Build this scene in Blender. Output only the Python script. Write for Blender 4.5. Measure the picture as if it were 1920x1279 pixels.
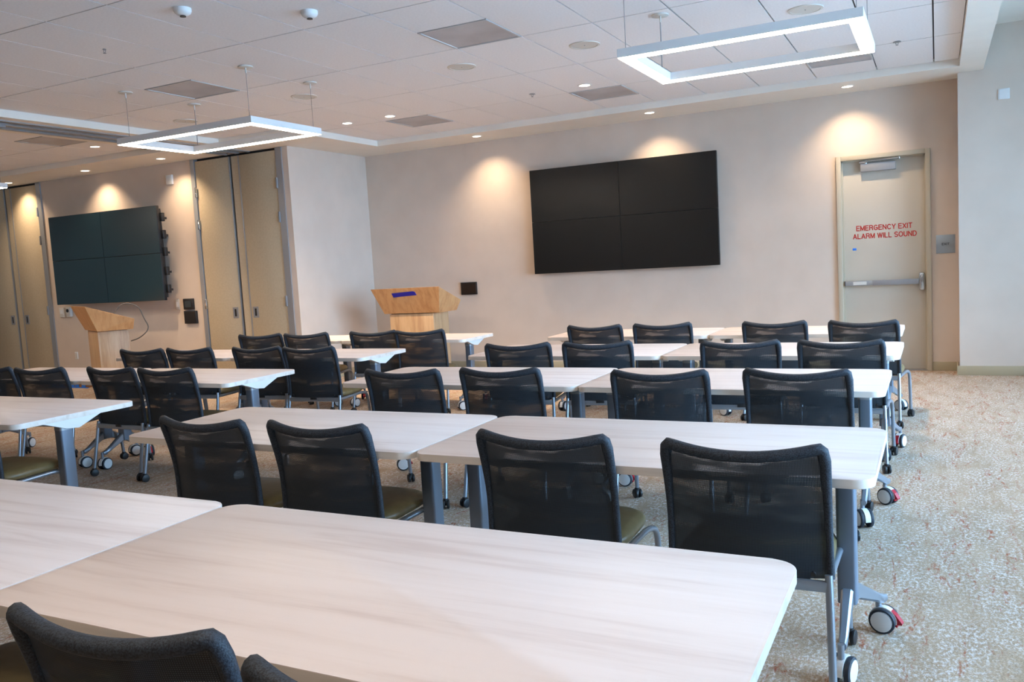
import bpy, bmesh, math, random
from mathutils import Vector, Matrix
random.seed(4)
PI = math.pi
for o in list(bpy.data.objects): bpy.data.objects.remove(o)
S = bpy.context.scene
COL = S.collection

# ------------------------------------------------------------------ camera
CAM_R = Vector((0.89038, 0.45190, -0.05732)); CAM_F = Vector((-0.45030, 0.88811, -0.09217))
yaw, pitch, roll = -0.4693, -0.0923, -0.0576
fwd = Vector((math.sin(yaw)*math.cos(pitch), math.cos(yaw)*math.cos(pitch), math.sin(pitch)))
rt = Vector((math.cos(yaw), -math.sin(yaw), 0)); up = rt.cross(fwd)
r2 = math.cos(roll)*rt + math.sin(roll)*up; u2 = -math.sin(roll)*rt + math.cos(roll)*up
cd = bpy.data.cameras.new('camera'); cam = bpy.data.objects.new('camera', cd); COL.objects.link(cam)
m = Matrix.Identity(4)
for i in range(3):
    m[i][0] = r2[i]; m[i][1] = u2[i]; m[i][2] = -fwd[i]
m[0][3], m[1][3], m[2][3] = 0, 0, 1.45
cam.matrix_world = m
cd.sensor_width = 36; cd.lens = 1583.37*36/1920; cd.clip_start = 0.05
S.camera = cam

# ------------------------------------------------------------------ colour management, world, daylight
vs = S.view_settings
vs.view_transform = 'Standard'; vs.look = 'None'; vs.gamma = 1; vs.use_curve_mapping = False
vs.exposure = 0.16
SKY = (0.40, 0.67, 1.0); SKY_STRENGTH = 24.0
PEND = 31.0; SPOT = 95.0; SPOT_COL = (1.0, 0.74, 0.49)
w = bpy.data.worlds.new('world'); S.world = w; w.use_nodes = True
nt = w.node_tree; bgn = nt.nodes['Background']
bgn.inputs[0].default_value = (*SKY, 1); bgn.inputs[1].default_value = SKY_STRENGTH

# ------------------------------------------------------------------ room numbers (metres)
YF = 10.32      # front wall
XS = -7.47      # side wall of the pocket
YL = 8.64       # left-hand front wall
ZS = 3.116      # soffit underside
ZT = 3.19       # tile face
ZU = 3.54       # upper ceiling by the windows
XR = 3.2; XL = -17.0; YB = -4.0

# ------------------------------------------------------------------ materials
def lin(c):
    return tuple(((v/255)/12.92 if v/255 <= 0.04045 else ((v/255+0.055)/1.055)**2.4) for v in c)
def mat(name, col, rough=0.5, metal=0.0, emit=None, es=0.0, spec=0.5, coat=0.0):
    M = bpy.data.materials.new(name); M.use_nodes = True
    b = M.node_tree.nodes['Principled BSDF']
    b.inputs['Base Color'].default_value = (*col, 1); b.inputs['Roughness'].default_value = rough
    b.inputs['Metallic'].default_value = metal; b.inputs['Specular IOR Level'].default_value = spec
    b.inputs['Coat Weight'].default_value = coat
    if emit:
        b.inputs['Emission Color'].default_value = (*emit, 1); b.inputs['Emission Strength'].default_value = es
    return M
def nodes(M): return M.node_tree.nodes, M.node_tree.links, M.node_tree.nodes['Principled BSDF']
def noise_mat(name, c1, c2, scale=(1, 1, 1), nscale=5, detail=4, rough=0.6, bump=0.0, lo=0.35, hi=0.65, rnd=False, metal=0.0, spec=0.5, bscale=None):
    M = mat(name, c1, rough, metal, spec=spec); n, l, b = nodes(M)
    tc = n.new('ShaderNodeTexCoord'); mp = n.new('ShaderNodeMapping'); mp.inputs['Scale'].default_value = scale
    l.new(tc.outputs['Object'], mp.inputs[0])
    if rnd:
        oi = n.new('ShaderNodeObjectInfo'); mu = n.new('ShaderNodeVectorMath'); mu.operation = 'SCALE'
        cb = n.new('ShaderNodeCombineXYZ'); l.new(oi.outputs['Random'], cb.inputs[0]); l.new(oi.outputs['Random'], cb.inputs[1])
        l.new(cb.outputs[0], mu.inputs[0]); mu.inputs['Scale'].default_value = 37.0
        l.new(mu.outputs[0], mp.inputs['Location'])
    nz = n.new('ShaderNodeTexNoise'); nz.inputs['Scale'].default_value = nscale; nz.inputs['Detail'].default_value = detail
    l.new(mp.outputs[0], nz.inputs[0])
    cr = n.new('ShaderNodeValToRGB'); cr.color_ramp.elements[0].position = lo; cr.color_ramp.elements[1].position = hi
    cr.color_ramp.elements[0].color = (*c1, 1); cr.color_ramp.elements[1].color = (*c2, 1)
    l.new(nz.outputs[0], cr.inputs[0]); l.new(cr.outputs[0], b.inputs['Base Color'])
    if bump:
        n2 = n.new('ShaderNodeTexNoise'); n2.inputs['Scale'].default_value = bscale or nscale*20; l.new(tc.outputs['Object'], n2.inputs[0])
        bp = n.new('ShaderNodeBump'); bp.inputs['Strength'].default_value = bump; bp.inputs['Distance'].default_value = 0.002
        l.new(n2.outputs[0], bp.inputs['Height']); l.new(bp.outputs[0], b.inputs['Normal'])
    return M

M_wall = noise_mat('wall_paint', lin((207, 192, 178)), lin((212, 197, 183)), nscale=3, rough=0.75, bump=0.15, bscale=160, spec=0.3)
M_soffit = noise_mat('soffit_paint', lin((232, 226, 216)), lin((236, 230, 220)), nscale=3, rough=0.8, bump=0.1, bscale=120, spec=0.3)
M_tile = noise_mat('ceiling_tile', lin((232, 230, 230)), lin((238, 236, 236)), nscale=60, detail=6, rough=0.9, bump=0.25, bscale=260, spec=0.2)
M_grid = mat('ceiling_grid', lin((190, 190, 190)), 0.7)
M_grid2 = mat('dark_reveal', lin((110, 110, 112)), 0.9)
M_base = mat('vinyl_base', lin((176, 166, 140)), 0.5)
M_door = noise_mat('door_paint', lin((196, 188, 174)), lin((200, 192, 178)), nscale=2, rough=0.5, bump=0.05)
M_doorframe = mat('door_frame_paint', lin((184, 174, 154)), 0.45)
M_pocket = noise_mat('panel_vinyl', lin((186, 172, 146)), lin((192, 178, 152)), nscale=40, rough=0.7, bump=0.15, bscale=300)
M_alu = mat('aluminium', lin((165, 168, 172)), 0.4, 0.5)
M_aludull = mat('grey_metal', lin((150, 152, 156)), 0.5, 0.4)
M_silver = mat('silver_paint', lin((156, 164, 174)), 0.3, 0.7)
M_column = mat('silver_paint_shaded', lin((118, 128, 142)), 0.38, 0.45)  # silver darkened: shade on the column fronts is put into the colour
M_chrome = mat('chrome', lin((200, 205, 210)), 0.18, 0.95)
M_black = mat('black_plastic', (0.012, 0.012, 0.013), 0.45)
M_screen = mat('screen_glass', (0.006, 0.0065, 0.007), 0.28, spec=0.5)
M_screen_reflect = mat('screen_glass_reflection_tint', (0.004, 0.026, 0.040), 0.36, spec=0.8)  # teal base colour stands in for the window reflected in the glass
M_white = mat('white_plastic', lin((225, 226, 226)), 0.45)
M_offwhite = mat('offwhite_plastic', lin((210, 206, 198)), 0.5)
M_rubber = mat('dark_tyre', lin((38, 44, 54)), 0.6)
M_red = mat('red_plastic', lin((168, 18, 36)), 0.4)
M_fixture = mat('fixture_white', lin((222, 220, 218)), 0.5)
M_led = mat('led_diffuser', (1, 1, 1), 0.5, emit=(1.0, 0.85, 0.70), es=PEND)
M_lamp = mat('downlight_lens', (1, 1, 1), 0.5, emit=(1.0, 0.82, 0.62), es=9.0)
M_wire = mat('steel_wire', lin((150, 150, 150)), 0.5, 0.5)
M_vent = noise_mat('vent_mesh', lin((172, 170, 172)), lin((190, 188, 190)), nscale=2.5, rough=0.6, metal=0.1)
M_olive = noise_mat('olive_vinyl', lin((112, 95, 60)), lin((120, 103, 68)), nscale=30, rough=0.38, bump=0.1, bscale=300)
M_blue = mat('blue_tape', lin((28, 24, 150)), 0.7)
M_bluebit = mat('blue_tape_bit', lin((40, 120, 225)), 0.7)
M_card = mat('cardboard', lin((150, 105, 70)), 0.8)
M_redtext = mat('red_lettering', lin((190, 40, 32)), 0.5)
M_darktext = mat('dark_lettering', lin((60, 64, 70)), 0.5)
M_plaque = mat('plaque_grey', lin((150, 162, 172)), 0.35, 0.3)
M_mull = mat('window_aluminium', lin((120, 124, 128)), 0.4, 0.6)
M_concrete = mat('pavement', lin((178, 178, 176)), 0.9)
M_cable = mat('grey_cable', lin((90, 86, 82)), 0.6)

def wood(name, c1, c2, c3, axis=2, rough=0.42, fine=60, stretch=0.035, rnd=True):
    M = mat(name, c1, rough); n, l, b = nodes(M)
    tc = n.new('ShaderNodeTexCoord'); mp = n.new('ShaderNodeMapping')
    sc = [1, 1, 1]; sc[axis] = stretch; mp.inputs['Scale'].default_value = sc
    l.new(tc.outputs['Object'], mp.inputs[0])
    if rnd:
        oi = n.new('ShaderNodeObjectInfo'); cb = n.new('ShaderNodeCombineXYZ')
        mm = n.new('ShaderNodeMath'); mm.operation = 'MULTIPLY'; mm.inputs[1].default_value = 23.0
        l.new(oi.outputs['Random'], mm.inputs[0])
        for k in range(3): l.new(mm.outputs[0], cb.inputs[k])
        l.new(cb.outputs[0], mp.inputs['Location'])
    n1 = n.new('ShaderNodeTexNoise'); n1.inputs['Scale'].default_value = 14; n1.inputs['Detail'].default_value = 5; n1.inputs['Distortion'].default_value = 0.6
    n2 = n.new('ShaderNodeTexNoise'); n2.inputs['Scale'].default_value = fine; n2.inputs['Detail'].default_value = 3
    l.new(mp.outputs[0], n1.inputs[0]); l.new(mp.outputs[0], n2.inputs[0])
    cr = n.new('ShaderNodeValToRGB'); e = cr.color_ramp.elements
    e[0].position = 0.3; e[0].color = (*c3, 1); e[1].position = 0.62; e[1].color = (*c1, 1)
    e2 = cr.color_ramp.elements.new(0.46); e2.color = (*c2, 1)
    ad = n.new('ShaderNodeMath'); ad.operation = 'MULTIPLY_ADD'; ad.inputs[1].default_value = 0.28; 
    sb = n.new('ShaderNodeMath'); sb.operation = 'SUBTRACT'; sb.inputs[1].default_value = 0.5
    l.new(n2.outputs[0], sb.inputs[0]); l.new(sb.outputs[0], ad.inputs[0]); l.new(n1.outputs[0], ad.inputs[2])
    l.new(ad.outputs[0], cr.inputs[0]); l.new(cr.outputs[0], b.inputs['Base Color'])
    return M
M_top = wood('pale_laminate', lin((229, 214, 207)), lin((225, 209, 201)), lin((212, 193, 184)), axis=0, rough=0.4, stretch=0.07)
M_edge = wood('pale_edge_band', lin((226, 215, 204)), lin((220, 208, 196)), lin((205, 190, 176)), axis=0, rough=0.45)
M_oak = wood('maple_veneer', lin((206, 158, 108)), lin((198, 148, 98)), lin((184, 132, 84)), axis=2, rough=0.4, stretch=0.09)
M_oak2 = wood('ash_veneer', lin((206, 172, 132)), lin((196, 160, 120)), lin((180, 142, 104)), axis=2, rough=0.45, stretch=0.09, fine=90)

# woven mesh fabric of the chair backs
M_mesh = mat('black_mesh', (0.012, 0.015, 0.020), 0.6, spec=0.35)
n, l, b = nodes(M_mesh)
tc = n.new('ShaderNodeTexCoord')
wv = []
for dr, sc in (('X', 70), ('Z', 70)):
    q = n.new('ShaderNodeTexWave'); q.wave_type = 'BANDS'; q.bands_direction = dr; q.inputs['Scale'].default_value = sc
    q.inputs['Distortion'].default_value = 0.6; q.inputs['Detail'].default_value = 0
    l.new(tc.outputs['Object'], q.inputs[0]); wv.append(q)
mu = n.new('ShaderNodeMath'); mu.operation = 'MULTIPLY'; l.new(wv[0].outputs['Fac'], mu.inputs[0]); l.new(wv[1].outputs['Fac'], mu.inputs[1])
nz = n.new('ShaderNodeTexNoise'); nz.inputs['Scale'].default_value = 6; mpz = n.new('ShaderNodeMapping'); mpz.inputs['Scale'].default_value = (0.8, 1, 3.5)
l.new(tc.outputs['Object'], mpz.inputs[0]); l.new(mpz.outputs[0], nz.inputs[0])
pw = n.new('ShaderNodeMath'); pw.operation = 'MULTIPLY'; l.new(mu.outputs[0], pw.inputs[0])
mr = n.new('ShaderNodeMapRange'); mr.inputs['From Min'].default_value = 0.42; mr.inputs['From Max'].default_value = 0.68
mr.inputs['To Min'].default_value = 0.04; mr.inputs['To Max'].default_value = 0.42
l.new(nz.outputs[0], mr.inputs[0]); l.new(mr.outputs[0], pw.inputs[1])
tr = n.new('ShaderNodeBsdfTransparent'); mx = n.new('ShaderNodeMixShader')
l.new(pw.outputs[0], mx.inputs[0]); l.new(b.outputs[0], mx.inputs[1]); l.new(tr.outputs[0], mx.inputs[2])
l.new(mx.outputs[0], n['Material Output'].inputs[0])
sx = n.new('ShaderNodeSeparateXYZ'); l.new(tc.outputs['Object'], sx.inputs[0])
zr = n.new('ShaderNodeMapRange'); zr.inputs['From Min'].default_value = .60; zr.inputs['From Max'].default_value = .77; zr.inputs['To Min'].default_value = .7; zr.inputs['To Max'].default_value = 1.9
l.new(sx.outputs['Z'], zr.inputs[0]); pz = n.new('ShaderNodeMath'); pz.operation = 'MULTIPLY'; pz.use_clamp = True
l.new(pw.outputs[0], pz.inputs[0]); l.new(zr.outputs[0], pz.inputs[1]); l.new(pz.outputs[0], mx.inputs[0])
cw = n.new('ShaderNodeValToRGB'); cw.color_ramp.elements[0].color = (.009, .013, .018, 1); cw.color_ramp.elements[1].color = (.060, .078, .100, 1)
cw.color_ramp.elements[0].position = .35; l.new(mu.outputs[0], cw.inputs[0]); l.new(cw.outputs[0], b.inputs['Base Color'])
bp = n.new('ShaderNodeBump'); bp.inputs['Strength'].default_value = 0.5; bp.inputs['Distance'].default_value = 0.001
l.new(mu.outputs[0], bp.inputs['Height']); l.new(bp.outputs[0], b.inputs['Normal'])
M_fab = noise_mat('black_mesh_roll', (0.010, 0.013, 0.018), (0.034, 0.044, 0.060), scale=(1, 1, 1), nscale=260, detail=1, rough=0.6, bump=0.5, bscale=300, spec=0.4)

# carpet
M_carpet = mat('carpet', (0.4, 0.35, 0.3), 0.95, spec=0.1)
n, l, b = nodes(M_carpet)
tc = n.new('ShaderNodeTexCoord')
def nz_(scale, ns, det=4, dist=0.0):
    mp = n.new('ShaderNodeMapping'); mp.inputs['Scale'].default_value = scale; l.new(tc.outputs['Object'], mp.inputs[0])
    q = n.new('ShaderNodeTexNoise'); q.inputs['Scale'].default_value = ns; q.inputs['Detail'].default_value = det; q.inputs['Distortion'].default_value = dist
    q.inputs['Roughness'].default_value = 0.65
    l.new(mp.outputs[0], q.inputs[0]); return q
def ramp(src, p0, p1, c0=(0, 0, 0), c1=(1, 1, 1)):
    cr = n.new('ShaderNodeValToRGB'); cr.color_ramp.elements[0].position = p0; cr.color_ramp.elements[1].position = p1
    cr.color_ramp.elements[0].color = (*c0, 1); cr.color_ramp.elements[1].color = (*c1, 1)
    l.new(src, cr.inputs[0]); return cr
def mixc(f, a, bb):
    q = n.new('ShaderNodeMix'); q.data_type = 'RGBA'; l.new(f, q.inputs[0])
    for i, v in ((6, a), (7, bb)):
        if isinstance(v, tuple): q.inputs[i].default_value = (*v, 1)
        else: l.new(v, q.inputs[i])
    return q.outputs[2]
base = ramp(nz_((1, .45, 1), 6, 8, .6).outputs[0], .35, .65, lin((172, 149, 124)), lin((190, 167, 142)))
flk = ramp(nz_((1.5, 0.45, 1), 5.5, 10, 1.4).outputs[0], .33, .56)
fine = ramp(nz_((1, .6, 1), 75, 9).outputs[0], .47, .60)
mm = n.new('ShaderNodeMath'); mm.operation = 'MULTIPLY'; l.new(flk.outputs[0], mm.inputs[0]); l.new(fine.outputs[0], mm.inputs[1])
c = mixc(mm.outputs[0], base.outputs[0], lin((222, 214, 208)))
str_ = ramp(nz_((2.4, 0.5, 1), 3.4, 10, 2.6).outputs[0], .54, .61)
f2 = ramp(nz_((1, .35, 1), 60, 7).outputs[0], .46, .60)
mm2 = n.new('ShaderNodeMath'); mm2.operation = 'MULTIPLY'; l.new(str_.outputs[0], mm2.inputs[0]); l.new(f2.outputs[0], mm2.inputs[1])
c = mixc(mm2.outputs[0], c, lin((170, 104, 78)))
gr = ramp(nz_((1, 1, 1), 150, 3).outputs[0], .35, .65, (.66, .66, .66), (1.14, 1.14, 1.14))
q = n.new('ShaderNodeMix'); q.data_type = 'RGBA'; q.blend_type = 'MULTIPLY'; q.inputs[0].default_value = 1
l.new(c, q.inputs[6]); l.new(gr.outputs[0], q.inputs[7]); l.new(q.outputs[2], b.inputs['Base Color'])
bp = n.new('ShaderNodeBump'); bp.inputs['Strength'].default_value = 0.5; bp.inputs['Distance'].default_value = 0.004
l.new(gr.outputs[0], bp.inputs['Height']); l.new(bp.outputs[0], b.inputs['Normal'])

# window glass: thin pane that lets daylight in
M_glass = mat('window_glass', (0.9, 0.95, 1), 0.02)
n, l, b = nodes(M_glass)
tr = n.new('ShaderNodeBsdfTransparent'); tr.inputs[0].default_value = (.93, .96, .97, 1); gl = n.new('ShaderNodeBsdfGlossy'); gl.inputs['Roughness'].default_value = 0.02
fr = n.new('ShaderNodeFresnel'); mx = n.new('ShaderNodeMixShader'); l.new(fr.outputs[0], mx.inputs[0]); l.new(tr.outputs[0], mx.inputs[1]); l.new(gl.outputs[0], mx.inputs[2])
l.new(mx.outputs[0], n['Material Output'].inputs[0])

# ------------------------------------------------------------------ mesh helpers
def finish(bm, name, material, parent=None, smooth=False, ang=35):
    me = bpy.data.meshes.new(name); bmesh.ops.recalc_face_normals(bm, faces=bm.faces); bm.to_mesh(me); bm.free()
    for k in (material if isinstance(material, (list, tuple)) else [material]): me.materials.append(k)
    if smooth:
        me.polygons.foreach_set('use_smooth', [True]*len(me.polygons)); me.set_sharp_from_angle(angle=math.radians(ang))
    o = bpy.data.objects.new(name, me); COL.objects.link(o)
    if parent: o.parent = parent
    return o
def box(bm, x0, x1, y0, y1, z0, z1, bev=0.0, seg=2, mi=0):
    vs_ = [bm.verts.new((x, y, z)) for z in (z0, z1) for x, y in ((x0, y0), (x1, y0), (x1, y1), (x0, y1))]
    fs = [bm.faces.new([vs_[i] for i in f]) for f in ((3, 2, 1, 0), (4, 5, 6, 7), (0, 1, 5, 4), (1, 2, 6, 5), (2, 3, 7, 6), (3, 0, 4, 7))]
    for f in fs: f.material_index = mi
    if bev:
        es = list({e for f in fs for e in f.edges})
        bmesh.ops.bevel(bm, geom=es, offset=bev, segments=seg, affect='EDGES', profile=0.5)
    return fs
def bx(name, material, parent, x0, x1, y0, y1, z0, z1, bev=0.0, seg=2):
    bm = bmesh.new(); box(bm, min(x0, x1), max(x0, x1), min(y0, y1), max(y0, y1), min(z0, z1), max(z0, z1), bev, seg)
    return finish(bm, name, material, parent, smooth=bev > 0)
def cyl(bm, c, r, h, axis='z', seg=24, bev=0.0, r2=None, mi=0):
    """cylinder centred at c"""
    M = {'z': Matrix.Identity(4), 'x': Matrix.Rotation(PI/2, 4, 'Y'), 'y': Matrix.Rotation(-PI/2, 4, 'X')}[axis]
    res = bmesh.ops.create_cone(bm, cap_ends=True, segments=seg, radius1=r, radius2=r if r2 is None else r2, depth=h, matrix=Matrix.Translation(c) @ M)
    fs = list({f for v in res['verts'] for f in v.link_faces})
    for f in fs: f.material_index = mi
    if bev:
        es = [e for e in {e for f in fs for e in f.edges} if any(len(f.verts) > 4 for f in e.link_faces)]
        bmesh.ops.bevel(bm, geom=es, offset=bev, segments=2, affect='EDGES', profile=0.5)
def tube(bm, pts, r, seg=10, rx=None, cap=True, closed=False):
    """round tube along a list of points; r may be a list"""
    pts = [Vector(p) for p in pts]; N = len(pts); rings = []
    up_ = Vector((0, 0, 1)); prev = None
    for i, p in enumerate(pts):
        if closed: t = (pts[(i+1) % N]-pts[i-1])
        else: t = (pts[min(i+1, N-1)]-pts[max(i-1, 0)])
        t.normalize()
        if prev is None:
            a = up_ if abs(t.z) < 0.9 else Vector((1, 0, 0))
            s = t.cross(a).normalized()
        else:
            s = (prev - t*prev.dot(t)).normalized()
        prev = s; q = t.cross(s)
        rr = r[i] if isinstance(r, (list, tuple)) else r
        rb = rx if rx else rr
        rings.append([bm.verts.new(p + s*rr*math.cos(2*PI*k/seg) + q*rb*math.sin(2*PI*k/seg)) for k in range(seg)])
    for i in range(N if closed else N-1):
        a, b_ = rings[i], rings[(i+1) % N]
        for k in range(seg): bm.faces.new((a[k], a[(k+1) % seg], b_[(k+1) % seg], b_[k]))
    if cap and not closed: bm.faces.new(rings[0][::-1]); bm.faces.new(rings[-1])
def bez(pts, rad, n_=5):
    """polyline with rounded corners"""
    pts = [Vector(p) for p in pts]; out = [pts[0]]
    for i in range(1, len(pts)-1):
        a, b_, c_ = pts[i-1], pts[i], pts[i+1]
        d1 = min(rad, (b_-a).length*.49); d2 = min(rad, (c_-b_).length*.49)
        p0 = b_+(a-b_).normalized()*d1; p2 = b_+(c_-b_).normalized()*d2
        for k in range(n_+1):
            t = k/n_; out.append((1-t)**2*p0+2*t*(1-t)*b_+t*t*p2)
    out.append(pts[-1]); return out
def prism(bm, poly, z0, z1, mi_top=0, mi_side=0):
    lo = [bm.verts.new((x, y, z0)) for x, y in poly]; hi = [bm.verts.new((x, y, z1)) for x, y in poly]
    f = bm.faces.new(hi); f.material_index = mi_top
    g = bm.faces.new(lo[::-1]); g.material_index = mi_side
    N = len(poly)
    for i in range(N):
        s = bm.faces.new((lo[i], lo[(i+1) % N], hi[(i+1) % N], hi[i])); s.material_index = mi_side
    return f
def rrect(x0, x1, y0, y1, r, n_=6):
    out = []
    for cx, cy, a0 in ((x1-r, y1-r, 0), (x0+r, y1-r, 90), (x0+r, y0+r, 180), (x1-r, y0+r, 270)):
        for k in range(n_+1):
            a = math.radians(a0+90*k/n_); out.append((cx+r*math.cos(a), cy+r*math.sin(a)))
    return out
def empty(name, loc=(0, 0, 0), rz=0.0):
    o = bpy.data.objects.new(name, None); COL.objects.link(o); o.location = loc; o.rotation_euler = (0, 0, rz); o.empty_display_size = .1
    return o
def tag(o, label=None, cat=None, group=None, kind=None):
    if label: o['label'] = label
    if cat: o['category'] = cat
    if group: o['group'] = group
    if kind: o['kind'] = kind
    return o
def kids():
    d = {}
    for o in bpy.data.objects:
        if o.parent: d.setdefault(o.parent.name, []).append(o)
    return d
def copy_tree(o, K, parent=None):
    c_ = o.copy(); COL.objects.link(c_)
    if parent: c_.parent = parent
    for ch in K.get(o.name, []): copy_tree(ch, K, c_)
    return c_

# ================================================================== SETTING
st = lambda o, lab=None: tag(o, lab, None, None, 'structure')
# floor
st(bx('floor', M_carpet, None, XL, XR, YB, YF+.2, -.05, 0), 'patterned beige carpet with pale flecks and rust streaks')
# outside pavement seen from the windows
st(bx('ground', M_concrete, None, XR+.2, 60, -50, 60, -4.1, -4), 'pale pavement outside the windows')
# walls
st(bx('wall_front', M_wall, None, XS-.15, -1.009, YF, YF+.15, 0, 3.6), 'painted wall behind the right-hand video wall and emergency door')
WF = bpy.data.objects['wall_front']
bx('wall_section', M_wall, WF, -1.009, -.0555, YF, YF+.15, 2.42, 3.6)
bx('wall_section', M_wall, WF, -.0555, .25, YF, YF+.15, 0, 3.6)
bx('wall_section', M_wall, WF, -1.009, -.0555, YF+.14, YF+.15, 0, 2.42)
bm = bmesh.new(); prism(bm, [(.204, 9.985), (XR, 9.985), (XR, YF+.15), (.216, YF+.15)], 0, 3.7)
st(finish(bm, 'wall_corner', M_wall), 'pale projecting column wall to the right of the exit plaque')
st(bx('wall_side', M_wall, None, XS-.09, XS, YL, YF, 0, 3.6), 'short return wall between the two front walls')
w_ = st(bx('wall_left', M_wall, None, -12.43, -9.19, YL, YL+.15, 0, 3.6), 'painted wall carrying the left-hand video wall')
bx('wall_section', M_wall, w_, XL, -14.06, YL, YL+.15, 0, 3.6)
bx('wall_section', M_wall, w_, -9.19, -7.56, YL, YL+.15, 3.12, 3.6)
bx('wall_section', M_wall, w_, -14.06, -12.43, YL, YL+.15, 3.12, 3.6)
st(bx('wall_far_left', M_wall, None, XL-.15, XL, YB, YF+.15, 0, 3.6))
st(bx('wall_back', M_wall, None, XL, XR, YB-.15, YB, 0, 3.7))
bx('wall_section', M_black, w_, -9.25, -7.5, YL+.11, YL+.15, 0, 3.2)
bx('wall_section', M_black, w_, -14.1, -12.4, YL+.11, YL+.15, 0, 3.2)
# window wall on the right
wr = st(bx('wall_right', M_wall, None, XR, XR+.2, YB, YF+.15, 0, .12), 'window wall on the right')
bx('wall_section', M_wall, wr, XR, XR+.2, YB, YF+.15, 3.3, 3.7)
ys = [1.4, 4.0, 6.6, 9.2]
bx('wall_section', M_wall, wr, XR, XR+.2, YB, 1.4, .12, 3.3)
for i in range(len(ys)):
    y = ys[i]; bx('wall_section', M_wall, wr, XR, XR+.2, y-.2, y+.2, .12, 3.3)
bx('wall_section', M_wall, wr, XR, XR+.2, 9.3, YF+.15, .12, 3.3)
for i in range(len(ys)-1):
    a, b_ = ys[i]+.2, ys[i+1]-.2
    wn = empty(f'window_{i+1}', (XR+.1, (a+b_)/2, .12)); st(wn)
    h = (b_-a)/2
    bx('window_frame', M_mull, wn, -.03, .03, -h, -h+.05, 0, 3.18); bx('window_frame', M_mull, wn, -.03, .03, h-.05, h, 0, 3.18)
    bx('window_frame', M_mull, wn, -.03, .03, -h, h, 0, .05); bx('window_frame', M_mull, wn, -.03, .03, -h, h, 3.13, 3.18)
    bx('window_frame', M_mull, wn, -.03, .03, -.025, .025, .05, 3.13)
    bx('glass_pane', M_glass, wn, -.004, .004, -h+.05, -.025, .05, 3.13); bx('glass_pane', M_glass, wn, -.004, .004, .025, h-.05, .05, 3.13)
    ld = bpy.data.lights.new('window_portal', 'AREA'); ld.shape = 'RECTANGLE'; ld.size = 3.18; ld.size_y = 2*h; ld.cycles.is_portal = True
    lo = bpy.data.objects.new('window_portal', ld); COL.objects.link(lo); lo.parent = wn
    lo.location = (.15, 0, 1.59); lo.rotation_euler = (0, PI/2, 0)   # points to -X
# ceiling
ce = st(bx('ceiling', M_grid2, None, XL, .46, YB, YF+.1, ZT+.03, ZT+.12), 'suspended tile ceiling')
def soff(x0, x1, y0, y1, z0=ZS, z1=ZT+.03): return bx('soffit', M_soffit, ce, x0, x1, y0, y1, z0, z1)
soff(XS-.1, .215, 9.60, YF+.02)                 # front soffit
soff(.215, .215+.22, YB, 10.0, ZS, 3.6)         # beam beside the windows
soff(XS-.1, -6.73, 7.97, 9.60)
soff(-8.10, XS-.1, 7.97, YL+.02)
soff(-8.10, -7.97, YB, 7.97)
soff(-8.72, -8.55, YB, YL+.02)
soff(XL, -8.72, 7.84, YL+.02)
soff(XL, -14.5, YB, 7.84)
bx('upper_ceiling', M_soffit, ce, .435, XR+.2, YB, YF+.1, ZU, ZU+.12)
# operable wall track between the two halves
tk = st(bx('trim_1', M_aludull, None, -8.55, -8.10, YB, YL+.02, ZS+.012, ZS+.05), 'grey metal track of the folding partition in the ceiling')
for x0, x1 in ((-8.55, -8.50), (-8.36, -8.29), (-8.15, -8.10)): bx('rail', M_alu, tk, x0, x1, YB, YL, ZS-.012, ZS+.02)
bx('trim_rail_bracket', M_aludull, tk, -8.44, -8.22, 5.15, 5.42, ZS-.05, ZS+.01, .006)
# tiles
vents = []
def tiles(xs, ys_, skip=()):
    for i in range(len(xs)-1):
        for j in range(len(ys_)-1):
            x0, x1, y0, y1 = xs[i], xs[i+1], ys_[j], ys_[j+1]
            for (a, b_) in skip:                        # a vent fills part of this cell
                if x0-.01 <= a < x1-.05 and y0-.01 <= b_ < y1-.05:
                    vents.append((x0, x1, b_, b_+.583))
                    if b_-y0 > .05: tile(x0, x1, y0, b_)
                    if y1-b_-.583 > .05: tile(x0, x1, b_+.583, y1)
                    break
            else: tile(x0, x1, y0, y1)
TILE = {}
def tile(x0, x1, y0, y1):
    g = .006; k = (round(x1-x0, 3), round(y1-y0, 3))
    if k not in TILE:
        w2, d2 = (x1-x0)/2-g, (y1-y0)/2-g
        bm = bmesh.new(); box(bm, -w2, w2, -d2, d2, 0, .018)
        me = bpy.data.meshes.new('ceiling_tile'); bm.to_mesh(me); bm.free(); me.materials.append(M_tile); TILE[k] = me
    o = bpy.data.objects.new('ceiling_tile', TILE[k]); COL.objects.link(o); o.parent = ce; o.location = ((x0+x1)/2, (y0+y1)/2, ZT)
D = .5828; GX = -4.605; GY = 4.932
xs = [-7.97]+[GX+D*i for i in range(-5, 9)]; xs[-1] = -.01; xs += [.215]
yy = [GY+2*D*j for j in range(-3, 4)]+[9.60]
xa = [x for x in xs if x > -6.8]
tiles(xs, yy[:6]+[7.97] if False else [y for y in yy if y < 7.5], skip=[(GX+2*D, GY+D), (GX-3*D, GY+D)])
yl = [y for y in yy if y > 7.2]
# the rows beyond the jog
xj = [-6.73]+[x for x in xs if x > -6.6]
tiles(xj, yl, skip=[(GX+2*D, yl[1]), (GX-2*D, yl[1]), (GX+6*D, yl[1])])
xk = [x for x in xs if x < -6.5]
for i in range(len(xk)-1):
    a, b_ = xk[i], min(xk[i+1], -6.73)
    if b_-a > .03: tile(a, b_, yl[0], 7.97)
# left-hand ceiling
LX = [-9.60+D*i for i in range(-8, 3)]; LX[-1] = -8.72
LX[0] = -14.5
LY = [6.99-2*D*j for j in range(4, -1, -1)]+[7.84]
tiles(LX, LY, skip=[(-9.60, 6.99-D)])
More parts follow.
